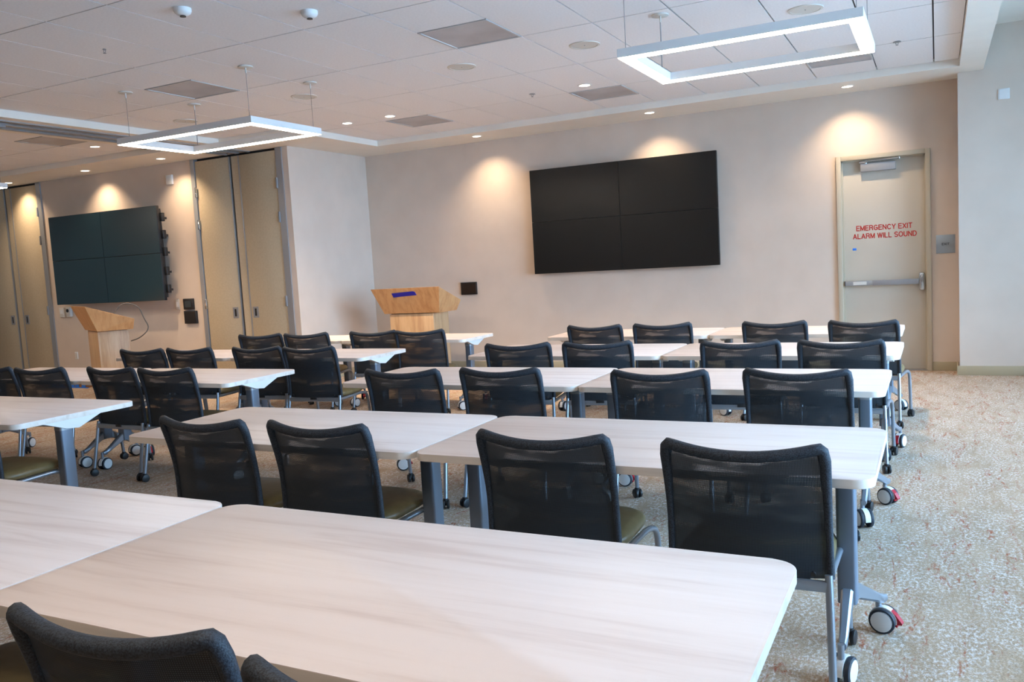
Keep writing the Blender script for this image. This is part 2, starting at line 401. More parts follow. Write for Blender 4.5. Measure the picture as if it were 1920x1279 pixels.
# supply vents
for i, (x0, x1, y0, y1) in enumerate(vents):
    cx, cy = (x0+x1)/2, (y0+y1)/2
    v = empty('ceiling_vent', (cx, cy, ZT))
    L_ = ['square perforated vent left of the centre of the ceiling above the pendant', 'square vent', 'v', 'v', 'v', 'v']
    a = (x1-x0)/2
    bm = bmesh.new()
    for q in ((-a, -a+.018, -a, a), (a-.018, a, -a, a), (-a+.018, a-.018, -a, -a+.018), (-a+.018, a-.018, a-.018, a)): box(bm, *q, -.006, .012)
    finish(bm, 'vent_frame', M_grid, v)
    bm = bmesh.new(); box(bm, -a+.018, a-.018, -a+.018, a-.018, 0.0, .010); finish(bm, 'perforated_plate', M_vent, v)
    v['xy'] = (cx, cy)
vl = {(-3, 5): 'grey square ceiling vent nearest the camera, top middle of the photo',
      }
for v in [o for o in bpy.data.objects if o.name.startswith('ceiling_vent')]:
    cx, cy = v['xy']; del v['xy']
    if cx < -8.5: t = 'grey square ceiling vent at far left, beyond the partition track'
    elif cy < 7: t = 'grey square ceiling vent nearest the viewer, top middle of the picture' if cx > -4 else 'grey square ceiling vent just behind the left hanging light frame'
    elif cx > -1.5: t = 'grey square ceiling vent half hidden behind the right hanging light frame'
    elif cx > -4: t = 'grey square ceiling vent above the right-hand video wall'
    else: t = 'grey square ceiling vent near the corner above the lectern'
    tag(v, t, 'vent', 'ceiling vents')

# skirting
def base(name, x0, x1, y0, y1): return st(bx(name, M_base, None, x0, x1, y0, y1, 0, .10, .003))
base('baseboard_front', XS, -1.009, YF-.012, YF); base('baseboard_front', -.0555, .192, YF-.012, YF)
base('baseboard_corner', .18, XR, 9.973, 9.985); base('baseboard_corner', .18, .192, 9.985, YF-.012)
base('baseboard_side', XS, XS+.012, YL-.012, YF-.012)
base('baseboard_left', -12.43, -9.19, YL-.012, YL); base('baseboard_left', -7.56, XS, YL-.012, YL)

# ------------------------------------------------------------------ emergency door
d = st(empty('door_1', (-.532, YF, 0)), 'khaki metal emergency exit door with red lettering and push bar')
HW = .4767
bx('door_frame', M_doorframe, d, -HW, -HW+.05, -.03, .12, 0, 2.42, .004); bx('door_frame', M_doorframe, d, HW-.05, HW, -.03, .12, 0, 2.42, .004)
bx('door_frame', M_doorframe, d, -HW+.05, HW-.05, -.03, .12, 2.37, 2.42, .004)
bx('door_stop', M_doorframe, d, -HW+.05, -HW+.066, .03, .06, 0, 2.37); bx('door_stop', M_doorframe, d, HW-.066, HW-.05, .03, .06, 0, 2.37)
bx('door_stop', M_doorframe, d, -HW+.05, HW-.05, .03, .06, 2.354, 2.37)
leaf = bx('door_leaf', M_door, d, -HW+.053, HW-.053, .06, .105, .012, 2.366, .002)
bx('threshold', M_aludull, d, -HW+.05, HW-.05, .0, .11, 0, .010)
pb = bx('push_bar', M_alu, d, -.405, .35, -.005, .035, .965, 1.02, .006)
bx('end_cap', M_black, pb, -.412, -.404, -.004, .034, .966, 1.019)
bx('bar_housing', M_aludull, pb, -.12, .35, -.008, -.004, .963, 1.022, .002)
bx('bar_label', M_offwhite, pb, -.32, -.18, -.0065, -.0045, .974, 1.010)
bx('bar_mount', M_aludull, pb, -.38, -.33, .035, .06, .972, 1.012); bx('bar_mount', M_aludull, pb, .31, .36, .035, .06, .972, 1.012)
lk = bx('bar_lock', M_chrome, d, .352, .412, -.02, .06, .89, 1.09, .02, 3)
cb = bx('closer_body', M_alu, d, -.225, .135, .005, .06, 2.235, 2.325, .006)
bm = bmesh.new(); tube(bm, [(-.235, .0, 2.345), (.17, -.015, 2.352)], .008, 8); cyl(bm, (-.17, .02, 2.338), .018, .035, 'z', 16); cyl(bm, (.17, .0, 2.352), .013, .02, 'z', 12); cyl(bm, (-.19, .01, 2.338), .012, .09, 'x', 12)
finish(bm, 'closer_arm', M_chrome, d, True)
bx('tape_bit', M_bluebit, d, -.325, -.285, .057, .061, 1.365, 1.39, .002).rotation_euler = (0, 0, 0)
def arc(cx, cy, rx, ry, a0, a1, n_=10): return [(cx+rx*math.cos(math.radians(a0+(a1-a0)*k/n_)), cy+ry*math.sin(math.radians(a0+(a1-a0)*k/n_))) for k in range(n_+1)]
GLYPH = {   # stroke letters in a box one unit high: (width, strokes)
 'E': (.60, [[(.60, 0), (0, 0), (0, 1), (.60, 1)], [(0, .52), (.55, .52)]]),
 'M': (.80, [[(0, 0), (0, 1), (.40, .08), (.80, 1), (.80, 0)]]),
 'R': (.68, [[(0, 0), (0, 1), (.42, 1)]+arc(.42, .76, .22, .24, 90, -90)+[(0, .52)], [(.42, .52), (.62, .38), (.66, 0)]]),
 'G': (.76, [arc(.38, .5, .38, .5, 45, 315, 16)[0:17]+[(.74, .15), (.74, .46), (.42, .46)]]),
 'N': (.68, [[(0, 0), (0, 1), (.68, 0), (.68, 1)]]),
 'C': (.72, [arc(.38, .5, .38, .5, 42, 318, 16)]),
 'Y': (.70, [[(0, 1), (.35, .44), (.70, 1)], [(.35, .44), (.35, 0)]]),
 'X': (.68, [[(0, 0), (.68, 1)], [(0, 1), (.68, 0)]]),
 'I': (.0, [[(0, 0), (0, 1)]]),
 'T': (.66, [[(0, 1), (.66, 1)], [(.33, 1), (.33, 0)]]),
 'A': (.74, [[(0, 0), (.37, 1), (.74, 0)], [(.15, .34), (.59, .34)]]),
 'L': (.54, [[(0, 1), (0, 0), (.54, 0)]]),
 'W': (1.0, [[(0, 1), (.25, 0), (.5, 1), (.75, 0), (1.0, 1)]]),
 'S': (.64, [arc(.33, .755, .30, .245, 30, 250, 10)+arc(.33, .25, .31, .25, 70, -150, 10)]),
 'O': (.78, [arc(.39, .5, .39, .5, 90, 450, 22)]),
 'U': (.66, [[(0, 1), (0, .33)]+arc(.33, .33, .33, .33, 180, 360, 10)+[(.66, 1)]]),
 'D': (.68, [[(0, 0), (0, 1), (.30, 1)]+arc(.30, .5, .38, .5, 90, -90, 12)+[(0, 0)]])}
def lettering(text, width, x, y, z, material, parent, name='lettering', cap=.05, wt=.16):
    bm = bmesh.new(); px = 0; segs = []
    for ch in text:
        if ch == ' ': px += .42; continue
        w0, st_ = GLYPH[ch]
        for pl in st_:
            for i in range(len(pl)-1): segs.append(((pl[i][0]+px, pl[i][1]), (pl[i+1][0]+px, pl[i+1][1])))
        px += w0+.30
    px -= .30; sx = (width-cap*wt)/px; h = wt*cap/2; lift = 0
    for (a, b_) in segs:
        A = Vector((a[0]*sx-px*sx/2, (a[1]-.5)*(cap-2*h))); B = Vector((b_[0]*sx-px*sx/2, (b_[1]-.5)*(cap-2*h)))
        d_ = (B-A).normalized(); A -= d_*h*.75; B += d_*h*.75; n_ = Vector((-d_.y, d_.x))*h
        lift = (lift+1) % 7; yy0 = -.0006-.00005*lift
        q_ = [A+n_, A-n_, B-n_, B+n_]; f_ = [bm.verts.new((p.x, yy0, p.y)) for p in q_]; g_ = [bm.verts.new((p.x, .0004, p.y)) for p in q_]
        bm.faces.new(f_)
        for i in range(4): bm.faces.new((f_[i], f_[(i+1) % 4], g_[(i+1) % 4], g_[i]))
    q = finish(bm, name, material, parent); q.location = (x, y, z); return q
lettering('EMERGENCY EXIT', .575, .005, .059, 1.610, M_redtext, d, cap=.060)
lettering('ALARM WILL SOUND', .655, .008, .059, 1.520, M_redtext, d, cap=.060)

# ------------------------------------------------------------------ tall pocket doors of the folding partition
def pocket(name, xj0, x1, label):
    W = 1.63
    d = st(empty(name, (xj0, YL, 0)), label)
    H = 3.112
    bx('jamb', M_alu, d, 0, .07, -.02, .10, 0, H); bx('jamb', M_alu, d, W-.10, W, -.02, .10, 0, H)
    bx('head_gap', M_black, d, .07, W-.10, .05, .10, H-.02, H+.018)
    p1 = bx('door_panel', M_pocket, d, .08, .70, -.005, .05, .01, H-.03, .003); p2 = bx('door_panel', M_pocket, d, .885, W-.11, -.005, .05, .01, H-.03, .003)
    bx('edge_trim', M_alu, p1, .70, .715, -.010, .05, .01, H-.03); bx('edge_trim', M_alu, p2, .868, .885, -.010, .05, .01, H-.03)
    bx('seal', M_black, d, .715, .745, .02, .05, .01, H-.02)
    bx('centre_strip', M_pocket, d, .748, .865, -.003, .05, .01, H-.03)
    for x, z in ((.075, 2.66), (.075, 2.22), (.075, 1.12)):
        bx('hinge', M_chrome, d, x-.014, x+.014, -.035, -.004, z-.07, z+.07, .006)
    for x, z in ((W-.105, 2.66), (W-.105, 2.22), (W-.105, 1.12), (W-.105, .12)):
        bx('hinge', M_aludull, d, x-.014, x+.014, -.035, -.004, z-.07, z+.07, .006)
    for p, x in ((p1, .60), (p2, .965)):
        bm = bmesh.new()
        for q in ((-.045, -.02, -.075, .075), (.02, .045, -.075, .075), (-.02, .02, -.075, -.05), (-.02, .02, .05, .075)): box(bm, x+q[0], x+q[1], -.012, -.004, .985+q[2], .985+q[3])
        finish(bm, 'flush_pull', M_aludull, p); bx('pull_recess', M_black, p, x-.02, x+.02, -.007, -.0045, .935, 1.035)
pocket('door_2', -9.19, 0, 'tall khaki pocket doors right of the left-hand video wall')
pocket('door_3', -14.06, 0, 'tall khaki pocket doors at the left edge')

# ================================================================== THINGS
# ---------------------------------------------------------------- video walls
def video_wall(name, cx, yfront, yback, w_, z0, z1, label, material, brackets):
    v = tag(empty(name, (cx, yback, z0)), label, 'video wall')
    D_ = yback-yfront; g = .0012; H = z1-z0
    for i in (0, 1):
        for j in (0, 1):
            x0 = -w_/2+i*w_/2+g; x1 = x0+w_/2-2*g; a = j*H/2+g; b_ = a+H/2-2*g
            p = bx('display_panel', M_black, v, x0, x1, -D_+.004, -D_+.05, a, b_, .002)
            bx('screen', material, p, x0+.003, x1-.003, -D_, -D_+.0045, a+.003, b_-.003)
    bx('backing', M_black, v, -w_/2+.04, w_/2-.04, -D_+.05, -.03 if not brackets else -D_+.11, .04, H-.04)
    bm = bmesh.new(); box(bm, -w_/2+.2, -w_/2+.3, -D_+.06, -.001, .1, H-.1); box(bm, w_/2-.3, w_/2-.2, -D_+.06, -.001, .1, H-.1)
    finish(bm, 'wall_mount', M_black, v)
    if brackets:
        for z in (.10, .35, .62, .86, 1.10):
            bx('mount_bracket', M_black, v, w_/2-.04, w_/2+.035, -D_+.055, -D_+.11, z, z+.12, .008)
            bx('mount_arm', M_black, v, w_/2-.05, w_/2+.012, -D_+.11, -D_+.16, z+.03, z+.06)
    return v
video_wall('video_wall', -3.555, YF-.11, YF, 2.455, 1.280, 2.640, 'large black four-panel screen on the wall between the lectern and emergency door', M_screen, False)
video_wall('video_wall', -10.815, 8.387, YL, 2.31, 1.205, 2.525, 'black four-panel screen on the left-hand wall with brackets showing at its side', M_screen_reflect, True)

# ---------------------------------------------------------------- lecterns
def lectern(loc, rz, label, tape):
    t = tag(empty('lectern', loc, rz), label, 'lectern')
    # origin: floor under the middle of the pedestal front
    bm = bmesh.new()      # tapered head: front leans out at the top
    P = [(-.43, .0, .865), (.43, .0, .865), (.43, .44, .865), (-.43, .44, .865), (-.53, -.14, 1.205), (.53, -.14, 1.205), (.50, .45, 1.0), (-.50, .45, 1.0)]
    V = [bm.verts.new(p) for p in P]
    for f in ((3, 2, 1, 0), (4, 5, 6, 7), (0, 1, 5, 4), (1, 2, 6, 5), (2, 3, 7, 6), (3, 0, 4, 7)): bm.faces.new([V[i] for i in f])
    bmesh.ops.bevel(bm, geom=list(bm.edges), offset=.003, segments=1, affect='EDGES')
    hd = finish(bm, 'lectern_head', M_oak, t)
    bx('reveal', M_black, t, -.34, .30, .03, .39, .855, .866)
    bx('pedestal_front', M_oak2, t, -.36, .32, .02, .04, 0, .855, .001)
    bx('pedestal_side', M_oak2, t, .30, .32, .04, .40, 0, .855, .001); bx('pedestal_side', M_oak2, t, -.36, -.34, .04, .40, 0, .855, .001)
    bx('shelf', M_oak2, t, -.34, .30, .05, .38, .42, .44); bx('plinth', M_oak2, t, -.34, .30, .04, .06, .0, .05)
    if tape:
        bm = bmesh.new()
        tz = lambda z, off: (-.14*(z-.865)/.34 - off)
        pts = [(-.20, 1.135), (.135, 1.135), (.165, 1.13), (.165, 1.09), (-.19, 1.075)]
        pts = [(-.215, 1.140), (.125, 1.157), (.15, 1.15), (.165, 1.105), (-.20, 1.085)]
        a = [bm.verts.new((x, tz(z, .006), z)) for x, z in pts]; b_ = [bm.verts.new((x, tz(z, .001), z)) for x, z in pts]
        bm.faces.new(a); bm.faces.new(b_[::-1])
        for i in range(5): bm.faces.new((a[i], a[(i+1) % 5], b_[(i+1) % 5], b_[i]))
        finish(bm, 'tape_label', M_blue, t)
    return t
lectern((-6.17, 9.30, 0), 0, 'maple lectern with a strip of blue tape, in the corner left of the large screen', True)
lc = lectern((-10.14, 7.55, 0), math.radians(-27), 'maple lectern without tape standing before the left-hand video wall', False)
bm = bmesh.new()
tube(bm, bez([(.40, .22, 1.08), (.46, .32, 1.23), (.50, .52, 1.17), (.52, .56, 1.0), (.56, .62, .86), (.50, .50, .74), (.33, .42, .70)], .10, 6), .0075, 8)
finish(bm, 'cable', M_cable, lc, True)['label'] = 'grey cable looping over the lectern edge'

# ---------------------------------------------------------------- wall fittings
def plate(name, x, y, z, w_, h, t_, material, label, cat, bev=.004, group=None, inset=None, insmat=None, iname='display'):
    o = tag(empty(name, (x, y, z)), label, cat, group)
    bx('housing', material, o, -w_/2, w_/2, -t_, 0, -h/2, h/2, bev)
    if inset: bx(iname, insmat, o, *inset)
    return o
plate('control_panel', -5.85, YF, 1.127, .25, .175, .03, M_black, 'black touch panel on the wall right of the taped lectern', 'control panel', inset=(-.11, .11, -.032, -.029, -.07, .07), insmat=M_screen)
p = plate('wall_plaque', .084, YF, 1.383, .184, .198, .006, M_plaque, 'grey EXIT plaque on the wall beside the emergency door', 'sign', .001)
lettering('EXIT', .075, 0, -.0075, 0, M_darktext, p, cap=.026)
plate('blank_wall_plate', .613, 9.985, 2.85, .105, .105, .008, M_white, 'white square plate high on the column wall, top right', 'wall plate', inset=(-.04, .04, -.010, -.007, -.04, .04), insmat=M_white, iname='cover')
plate('blank_wall_plate', -9.61, YL, 2.885, .12, .13, .03, M_white, 'white square plate high on the wall above the left-hand screen corner', 'wall plate', inset=(-.045, .045, -.033, -.028, -.05, .05), insmat=M_white, iname='cover')
plate('light_switch', -9.69, YL, 1.13, .075, .145, .012, M_offwhite, 'white rocker switch left of the two black panels', 'switch', inset=(-.018, .018, -.018, -.011, -.035, .035), insmat=M_white, iname='rocker')
plate('control_panel', -9.455, YL, 1.13, .185, .155, .035, M_black, 'upper black touch panel beside the tall pocket doors', 'control panel', inset=(-.06, .06, -.038, -.034, -.045, .045), insmat=M_screen_reflect)
plate('control_panel', -9.435, YL, .945, .235, .18, .035, M_black, 'lower black panel beside the tall pocket doors', 'control panel', inset=(-.10, .10, -.037, -.034, -.075, .075), insmat=M_black, iname='face')
plate('thermostat', -12.20, YL, 1.08, .10, .15, .035, M_offwhite, 'off-white box under the left corner of the left-hand screen', 'thermostat', inset=(-.03, .03, -.038, -.034, -.02, .04), insmat=M_white, iname='cover')
p = plate('wall_dispenser', -12.03, YL, 1.085, .11, .155, .05, M_offwhite, 'small wall box with a round black lens left of the plain lectern', 'wall box', .015)
bm = bmesh.new(); cyl(bm, (0, -.052, .02), .026, .012, 'y', 20); finish(bm, 'lens', M_black, p, True)
plate('power_outlet', -11.99, YL, .40, .07, .115, .008, M_white, 'white power outlet low on the wall left of the plain lectern', 'outlet', inset=(-.017, .017, -.011, -.007, -.04, .04), insmat=M_offwhite, iname='socket')

# ---------------------------------------------------------------- hanging light frames
def pendant(x0, x1, y0, y1, z0, discs, label, on=True):
    cx, cy = (x0+x1)/2, (y0+y1)/2
    t = tag(empty('pendant_light', (cx, cy, z0)), label, 'pendant light', 'hanging light frames')
    a, b_ = (x1-x0)/2, (y1-y0)/2; W = .085; H = .06
    def ring(name, material, za, zb, o1, i1):
        bm = bmesh.new()
        out = [(-o1[0], -o1[1]), (o1[0], -o1[1]), (o1[0], o1[1]), (-o1[0], o1[1])]; inn = [(-i1[0], -i1[1]), (i1[0], -i1[1]), (i1[0], i1[1]), (-i1[0], i1[1])]
        vo = [[bm.verts.new((x, y, z)) for x, y in out] for z in (za, zb)]; vi = [[bm.verts.new((x, y, z)) for x, y in inn] for z in (za, zb)]
        for k in range(4):
            j = (k+1) % 4
            bm.faces.new((vo[0][k], vo[0][j], vo[1][j], vo[1][k])); bm.faces.new((vi[0][j], vi[0][k], vi[1][k], vi[1][j]))
            bm.faces.new((vo[1][k], vo[1][j], vi[1][j], vi[1][k])); bm.faces.new((vo[0][j], vo[0][k], vi[0][k], vi[0][j]))
        return finish(bm, name, material, t)
    ring('light_frame', M_fixture, 0.004, H, (a, b_), (a-W, b_-W))
    ring('diffuser', M_led, 0, .0045, (a-.004, b_-.004), (a-W+.004, b_-W+.004))
    for k, (dx, dy) in enumerate(discs):
        lx, ly = dx-cx, dy-cy
        bm = bmesh.new(); cyl(bm, (lx, ly, ZT-z0-.006), .062, .012, 'z', 24, .003); cyl(bm, (lx, ly, ZT-z0-.03), .007, .05, 'z', 8)
        finish(bm, 'ceiling_canopy', M_offwhite, t, True)
        bm = bmesh.new(); tube(bm, [(lx, ly, ZT-z0-.02), (max(-a+.02, min(a-.02, lx)), max(-b_+.02, min(b_-.02, ly)), H)], .0022 if k else .004, 6)
        finish(bm, 'suspension_wire' if k else 'power_cord', M_wire, t)
    return t
pendant(-6.66, -5.04, 5.42, 6.32, 2.72, [(-6.55, 6.27), (-5.09, 5.46), (-5.09, 6.27), (-6.56, 5.48)], 'rectangular hanging light frame on the left, near the tall pocket doors')
pendant(-1.83, -.36, 5.34, 6.36, 2.72, [(-1.79, 6.22), (-.40, 5.40), (-.40, 6.30), (-1.79, 5.40)], 'rectangular hanging light frame at the top right')
pendant(-11.85, -10.20, 5.75, 6.66, 2.72, [(-11.7, 6.6), (-10.3, 5.8), (-10.27, 6.62), (-11.7, 5.8)], 'hanging light frame of which one corner shows at the left edge')
for x0_, lab_ in ((-6.66, 'hanging light frame overhead behind the viewer, left'), (-1.83, 'hanging light frame overhead behind the viewer, right')):
    pendant(x0_, x0_+1.6, 0, .9, 2.72, [(x0_+.1, .8), (x0_+1.5, .1), (x0_+1.5, .8), (x0_+.1, .1)], lab_)
# ---------------------------------------------------------------- recessed downlights
def downlight(x, y, z, label, aim=(0, 0), power=1.0, size=112):
    t = tag(empty('downlight', (x, y, z)), label, 'downlight', 'recessed downlights')
    bm = bmesh.new()
    N = 28
    prof = [(.070, 0), (.070, -.004), (.056, -.004), (.052, .0)]
    prof = [(r, q) for r, q in prof]
    rg = [[bm.verts.new((r*math.cos(2*PI*k/N), r*math.sin(2*PI*k/N), q)) for k in range(N)] for r, q in prof]
    for i in range(3):
        for k in range(N): bm.faces.new((rg[i][k], rg[i][(k+1) % N], rg[i+1][(k+1) % N], rg[i+1][k]))
    finish(bm, 'trim_ring', M_white, t, True)
    bm = bmesh.new(); cyl(bm, (0, 0, -.001), .054, .002, 'z', 24); finish(bm, 'lamp_lens', M_lamp, t)
    ld = bpy.data.lights.new('downlight_beam', 'SPOT'); ld.energy = SPOT*power; ld.color = SPOT_COL; ld.spot_size = math.radians(size); ld.spot_blend = 1.0; ld.shadow_soft_size = .04
    lo = bpy.data.objects.new('downlight_beam', ld); COL.objects.link(lo); lo.parent = t; lo.location = (0, 0, -.01)
    if aim != (0, 0): lo.rotation_euler = (math.atan2(aim[1], 1), -math.atan2(aim[0], 1), 0)
DL = [(-5.343, 9.86, ZS, 'recessed downlight above the control panel right of the taped lectern', 1),
      (-3.011, 9.86, ZS, 'recessed downlight over the middle of the large screen', 1),
      (-.839, 9.90, ZS, 'recessed downlight above the emergency door', 1),
      (-9.33, 8.26, ZS, 'recessed downlight beside the pocket doors, right of the left-hand screen', 1),
      (-10.92, 8.30, ZS, 'recessed downlight over the middle of the left-hand screen', 1),
      (-12.75, 8.34, ZS, 'recessed downlight at the left edge over the left pocket doors', 1),
      (-5.554, 8.204, ZT, 'right one of the two close ceiling downlights near the corner', .5),
      (-6.168, 8.218, ZT, 'left one of the two close ceiling downlights near the corner', .5),
      (-3.163, 8.183, ZT, 'ceiling downlight beside the vent above the large screen', .5),
      (-.867, 8.324, ZT, 'ceiling downlight seen through the right hanging light frame', .5),
      (-9.376, 7.301, ZT, 'ceiling downlight beyond the partition track at the left', .6)]
for x, y, z, lab, pw_ in DL: downlight(x, y, z, lab, (0, .33) if z == ZS else (0, 0), pw_*(.80 if z == ZS else 5), 104 if z == ZS else 100)
# ---------------------------------------------------------------- ceiling speakers
for x, y, lab in ((-.852, 6.778, 'round ceiling speaker behind the top right hanging light frame'), (-2.56, 6.668, 'round ceiling speaker right of the largest vent'),
                  (-3.716, 6.66, 'round ceiling speaker below the largest vent in the picture'), (-5.535, 6.712, 'round ceiling speaker behind the right corner of the left hanging light frame'),
                  (-7.30, 6.844, 'round ceiling speaker seen through the left hanging light frame')):
    t = tag(empty('ceiling_speaker', (x, y, ZT)), lab, 'speaker', 'round ceiling speakers')
    bm = bmesh.new(); N = 32
    rg = [[bm.verts.new((r*math.cos(2*PI*k/N), r*math.sin(2*PI*k/N), q)) for k in range(N)] for r, q in ((.128, 0), (.126, -.006), (.108, -.008), (.105, -.003))]
    for i in range(3):
        for k in range(N): bm.faces.new((rg[i][k], rg[i][(k+1) % N], rg[i+1][(k+1) % N], rg[i+1][k]))
    finish(bm, 'trim_ring', M_offwhite, t, True)
    bm = bmesh.new(); cyl(bm, (0, 0, -.003), .106, .004, 'z', 32); finish(bm, 'grille', M_offwhite, t)
    bm = bmesh.new(); cyl(bm, (0, 0, -.006), .005, .003, 'z', 10); finish(bm, 'badge', M_aludull, t)
# ---------------------------------------------------------------- domes and sprinklers
for x, y, lab in ((-4.30, 4.09, 'left white dome detector at the top of the picture'), (-3.71, 4.62, 'right white dome detector at the top of the picture')):
    t = tag(empty('ceiling_detector', (x, y, ZT)), lab, 'detector', 'white dome detectors')
    bm = bmesh.new(); N = 24
    rg = [[bm.verts.new((r*math.cos(2*PI*k/N), r*math.sin(2*PI*k/N), q)) for k in range(N)] for r, q in ((.055, 0), (.055, -.018), (.050, -.03), (.034, -.042), (.022, -.046))]
    for i in range(4):
        for k in range(N): bm.faces.new((rg[i][k], rg[i][(k+1) % N], rg[i+1][(k+1) % N], rg[i+1][k]))
    bm.faces.new(rg[4]); finish(bm, 'housing', M_white, t, True)
    bm = bmesh.new(); cyl(bm, (0, 0, -.048), .020, .008, 'z', 20, r2=.016); finish(bm, 'lens', M_black, t, True)
for x, y, lab in ((-.296, 8.396, 'small sprinkler head right of the right hanging light frame'), (-3.755, 8.199, 'small sprinkler head in the ceiling above the large screen'),
                  (-5.47, 4.423, 'small sprinkler head near the top left of the ceiling')):
    t = tag(empty('sprinkler', (x, y, ZT)), lab, 'sprinkler', 'ceiling sprinklers')
    bm = bmesh.new(); cyl(bm, (0, 0, -.003), .035 if x > -5 else .014, .006, 'z', 20, r2=.03 if x > -5 else .012); finish(bm, 'escutcheon', M_alu, t, True)
    bm = bmesh.new(); tube(bm, [(-.008, 0, -.005), (-.010, 0, -.02), (0, 0, -.03)], .002, 6); tube(bm, [(.008, 0, -.005), (.010, 0, -.02), (0, 0, -.03)], .002, 6); cyl(bm, (0, 0, -.031), .012, .002, 'z', 16)
    finish(bm, 'deflector', M_aludull, t)

# ---------------------------------------------------------------- boxes on the floor by the plain lectern
t = tag(empty('taped_box', (-11.35, 8.12, 0)), 'low brown cardboard box with blue tape on the floor by the plain lectern', 'box')
bx('carton', M_card, t, -.45, .35, -.10, .12, 0, .10, .004)
for x in (-.40, -.22, .02, .12, .26): bx('tape', M_bluebit, t, x, x+.08, -.106, .126, .0, .104)
bx('tape', M_bluebit, t, -.5, .4, -.115, -.1, 0, .012)

# ================================================================== CHAIRS
def make_caster_mesh():
    """twin-wheel caster, axle along X, standing on z=0; returns meshes"""
    bm = bmesh.new()
    for s in (-1, 1):
        cyl(bm, (s*.024, 0, .047), .047, .018, 'x', 28, .004, mi=0)
        cyl(bm, (s*.034, 0, .047), .039, .003, 'x', 24, .001, mi=1)
    w_ = finish(bm, 'wheel_pair', [M_rubber, M_white], None, True)
    bm = bmesh.new()
    N = 14; R1, R2 = .050, .030
    for k in range(N):
        a0 = math.radians(-10+200*k/N); a1 = math.radians(-10+200*(k+1)/N)
        q = []
        for x in (-.0135, .0135):
            for r, a in ((R1, a0), (R1, a1), (R2, a1), (R2, a0)): q.append(bm.verts.new((x, -r*math.cos(a), .047+r*math.sin(a))))
        for f in ((0, 1, 2, 3), (7, 6, 5, 4), (0, 4, 5, 1), (2, 6, 7, 3), (1, 5, 6, 2), (3, 7, 4, 0)): bm.faces.new([q[i] for i in f])
    bmesh.ops.remove_doubles(bm, verts=bm.verts, dist=1e-5)
    f_ = finish(bm, 'caster_hood', M_white, None, True)
    bm = bmesh.new(); cyl(bm, (0, .018, .115), .011, .05, 'z', 14)
    s_ = finish(bm, 'caster_stem', M_silver, None, True)
    bm = bmesh.new()
    P = [(.046, .030), (.056, .050), (.050, .078), (.040, .092), (.034, .080), (.040, .05), (.078, .040), (.066, .056)]
    poly = [(-.030, .088), (-.048, .072), (-.068, .046), (-.066, .040), (-.052, .040), (-.050, .028), (-.044, .030), (-.042, .060)]
    lo = [bm.verts.new((-.0125, y, z)) for y, z in poly]; hi = [bm.verts.new((.0125, y, z)) for y, z in poly]
    bm.faces.new(hi); bm.faces.new(lo[::-1])
    for i in range(len(poly)): bm.faces.new((lo[i], lo[(i+1) % 8], hi[(i+1) % 8], hi[i]))
    b__ = finish(bm, 'brake_lever', M_red, None)
    out = [o.data for o in (w_, f_, s_, b__)]
    for o in (w_, f_, s_, b__): bpy.data.objects.remove(o)
    return out
CW, CF, CS, CB = make_caster_mesh()
def table_caster(parent, x, y, rz, brake):
    f_ = bpy.data.objects.new('caster', CF); COL.objects.link(f_); f_.parent = parent; f_.location = (x, y, 0); f_.rotation_euler = (0, 0, rz)
    for nme, me in (('wheel_pair', CW), ('caster_stem', CS)) + ((('brake_lever', CB),) if brake else ()):
        o = bpy.data.objects.new(nme, me); COL.objects.link(o); o.parent = f_

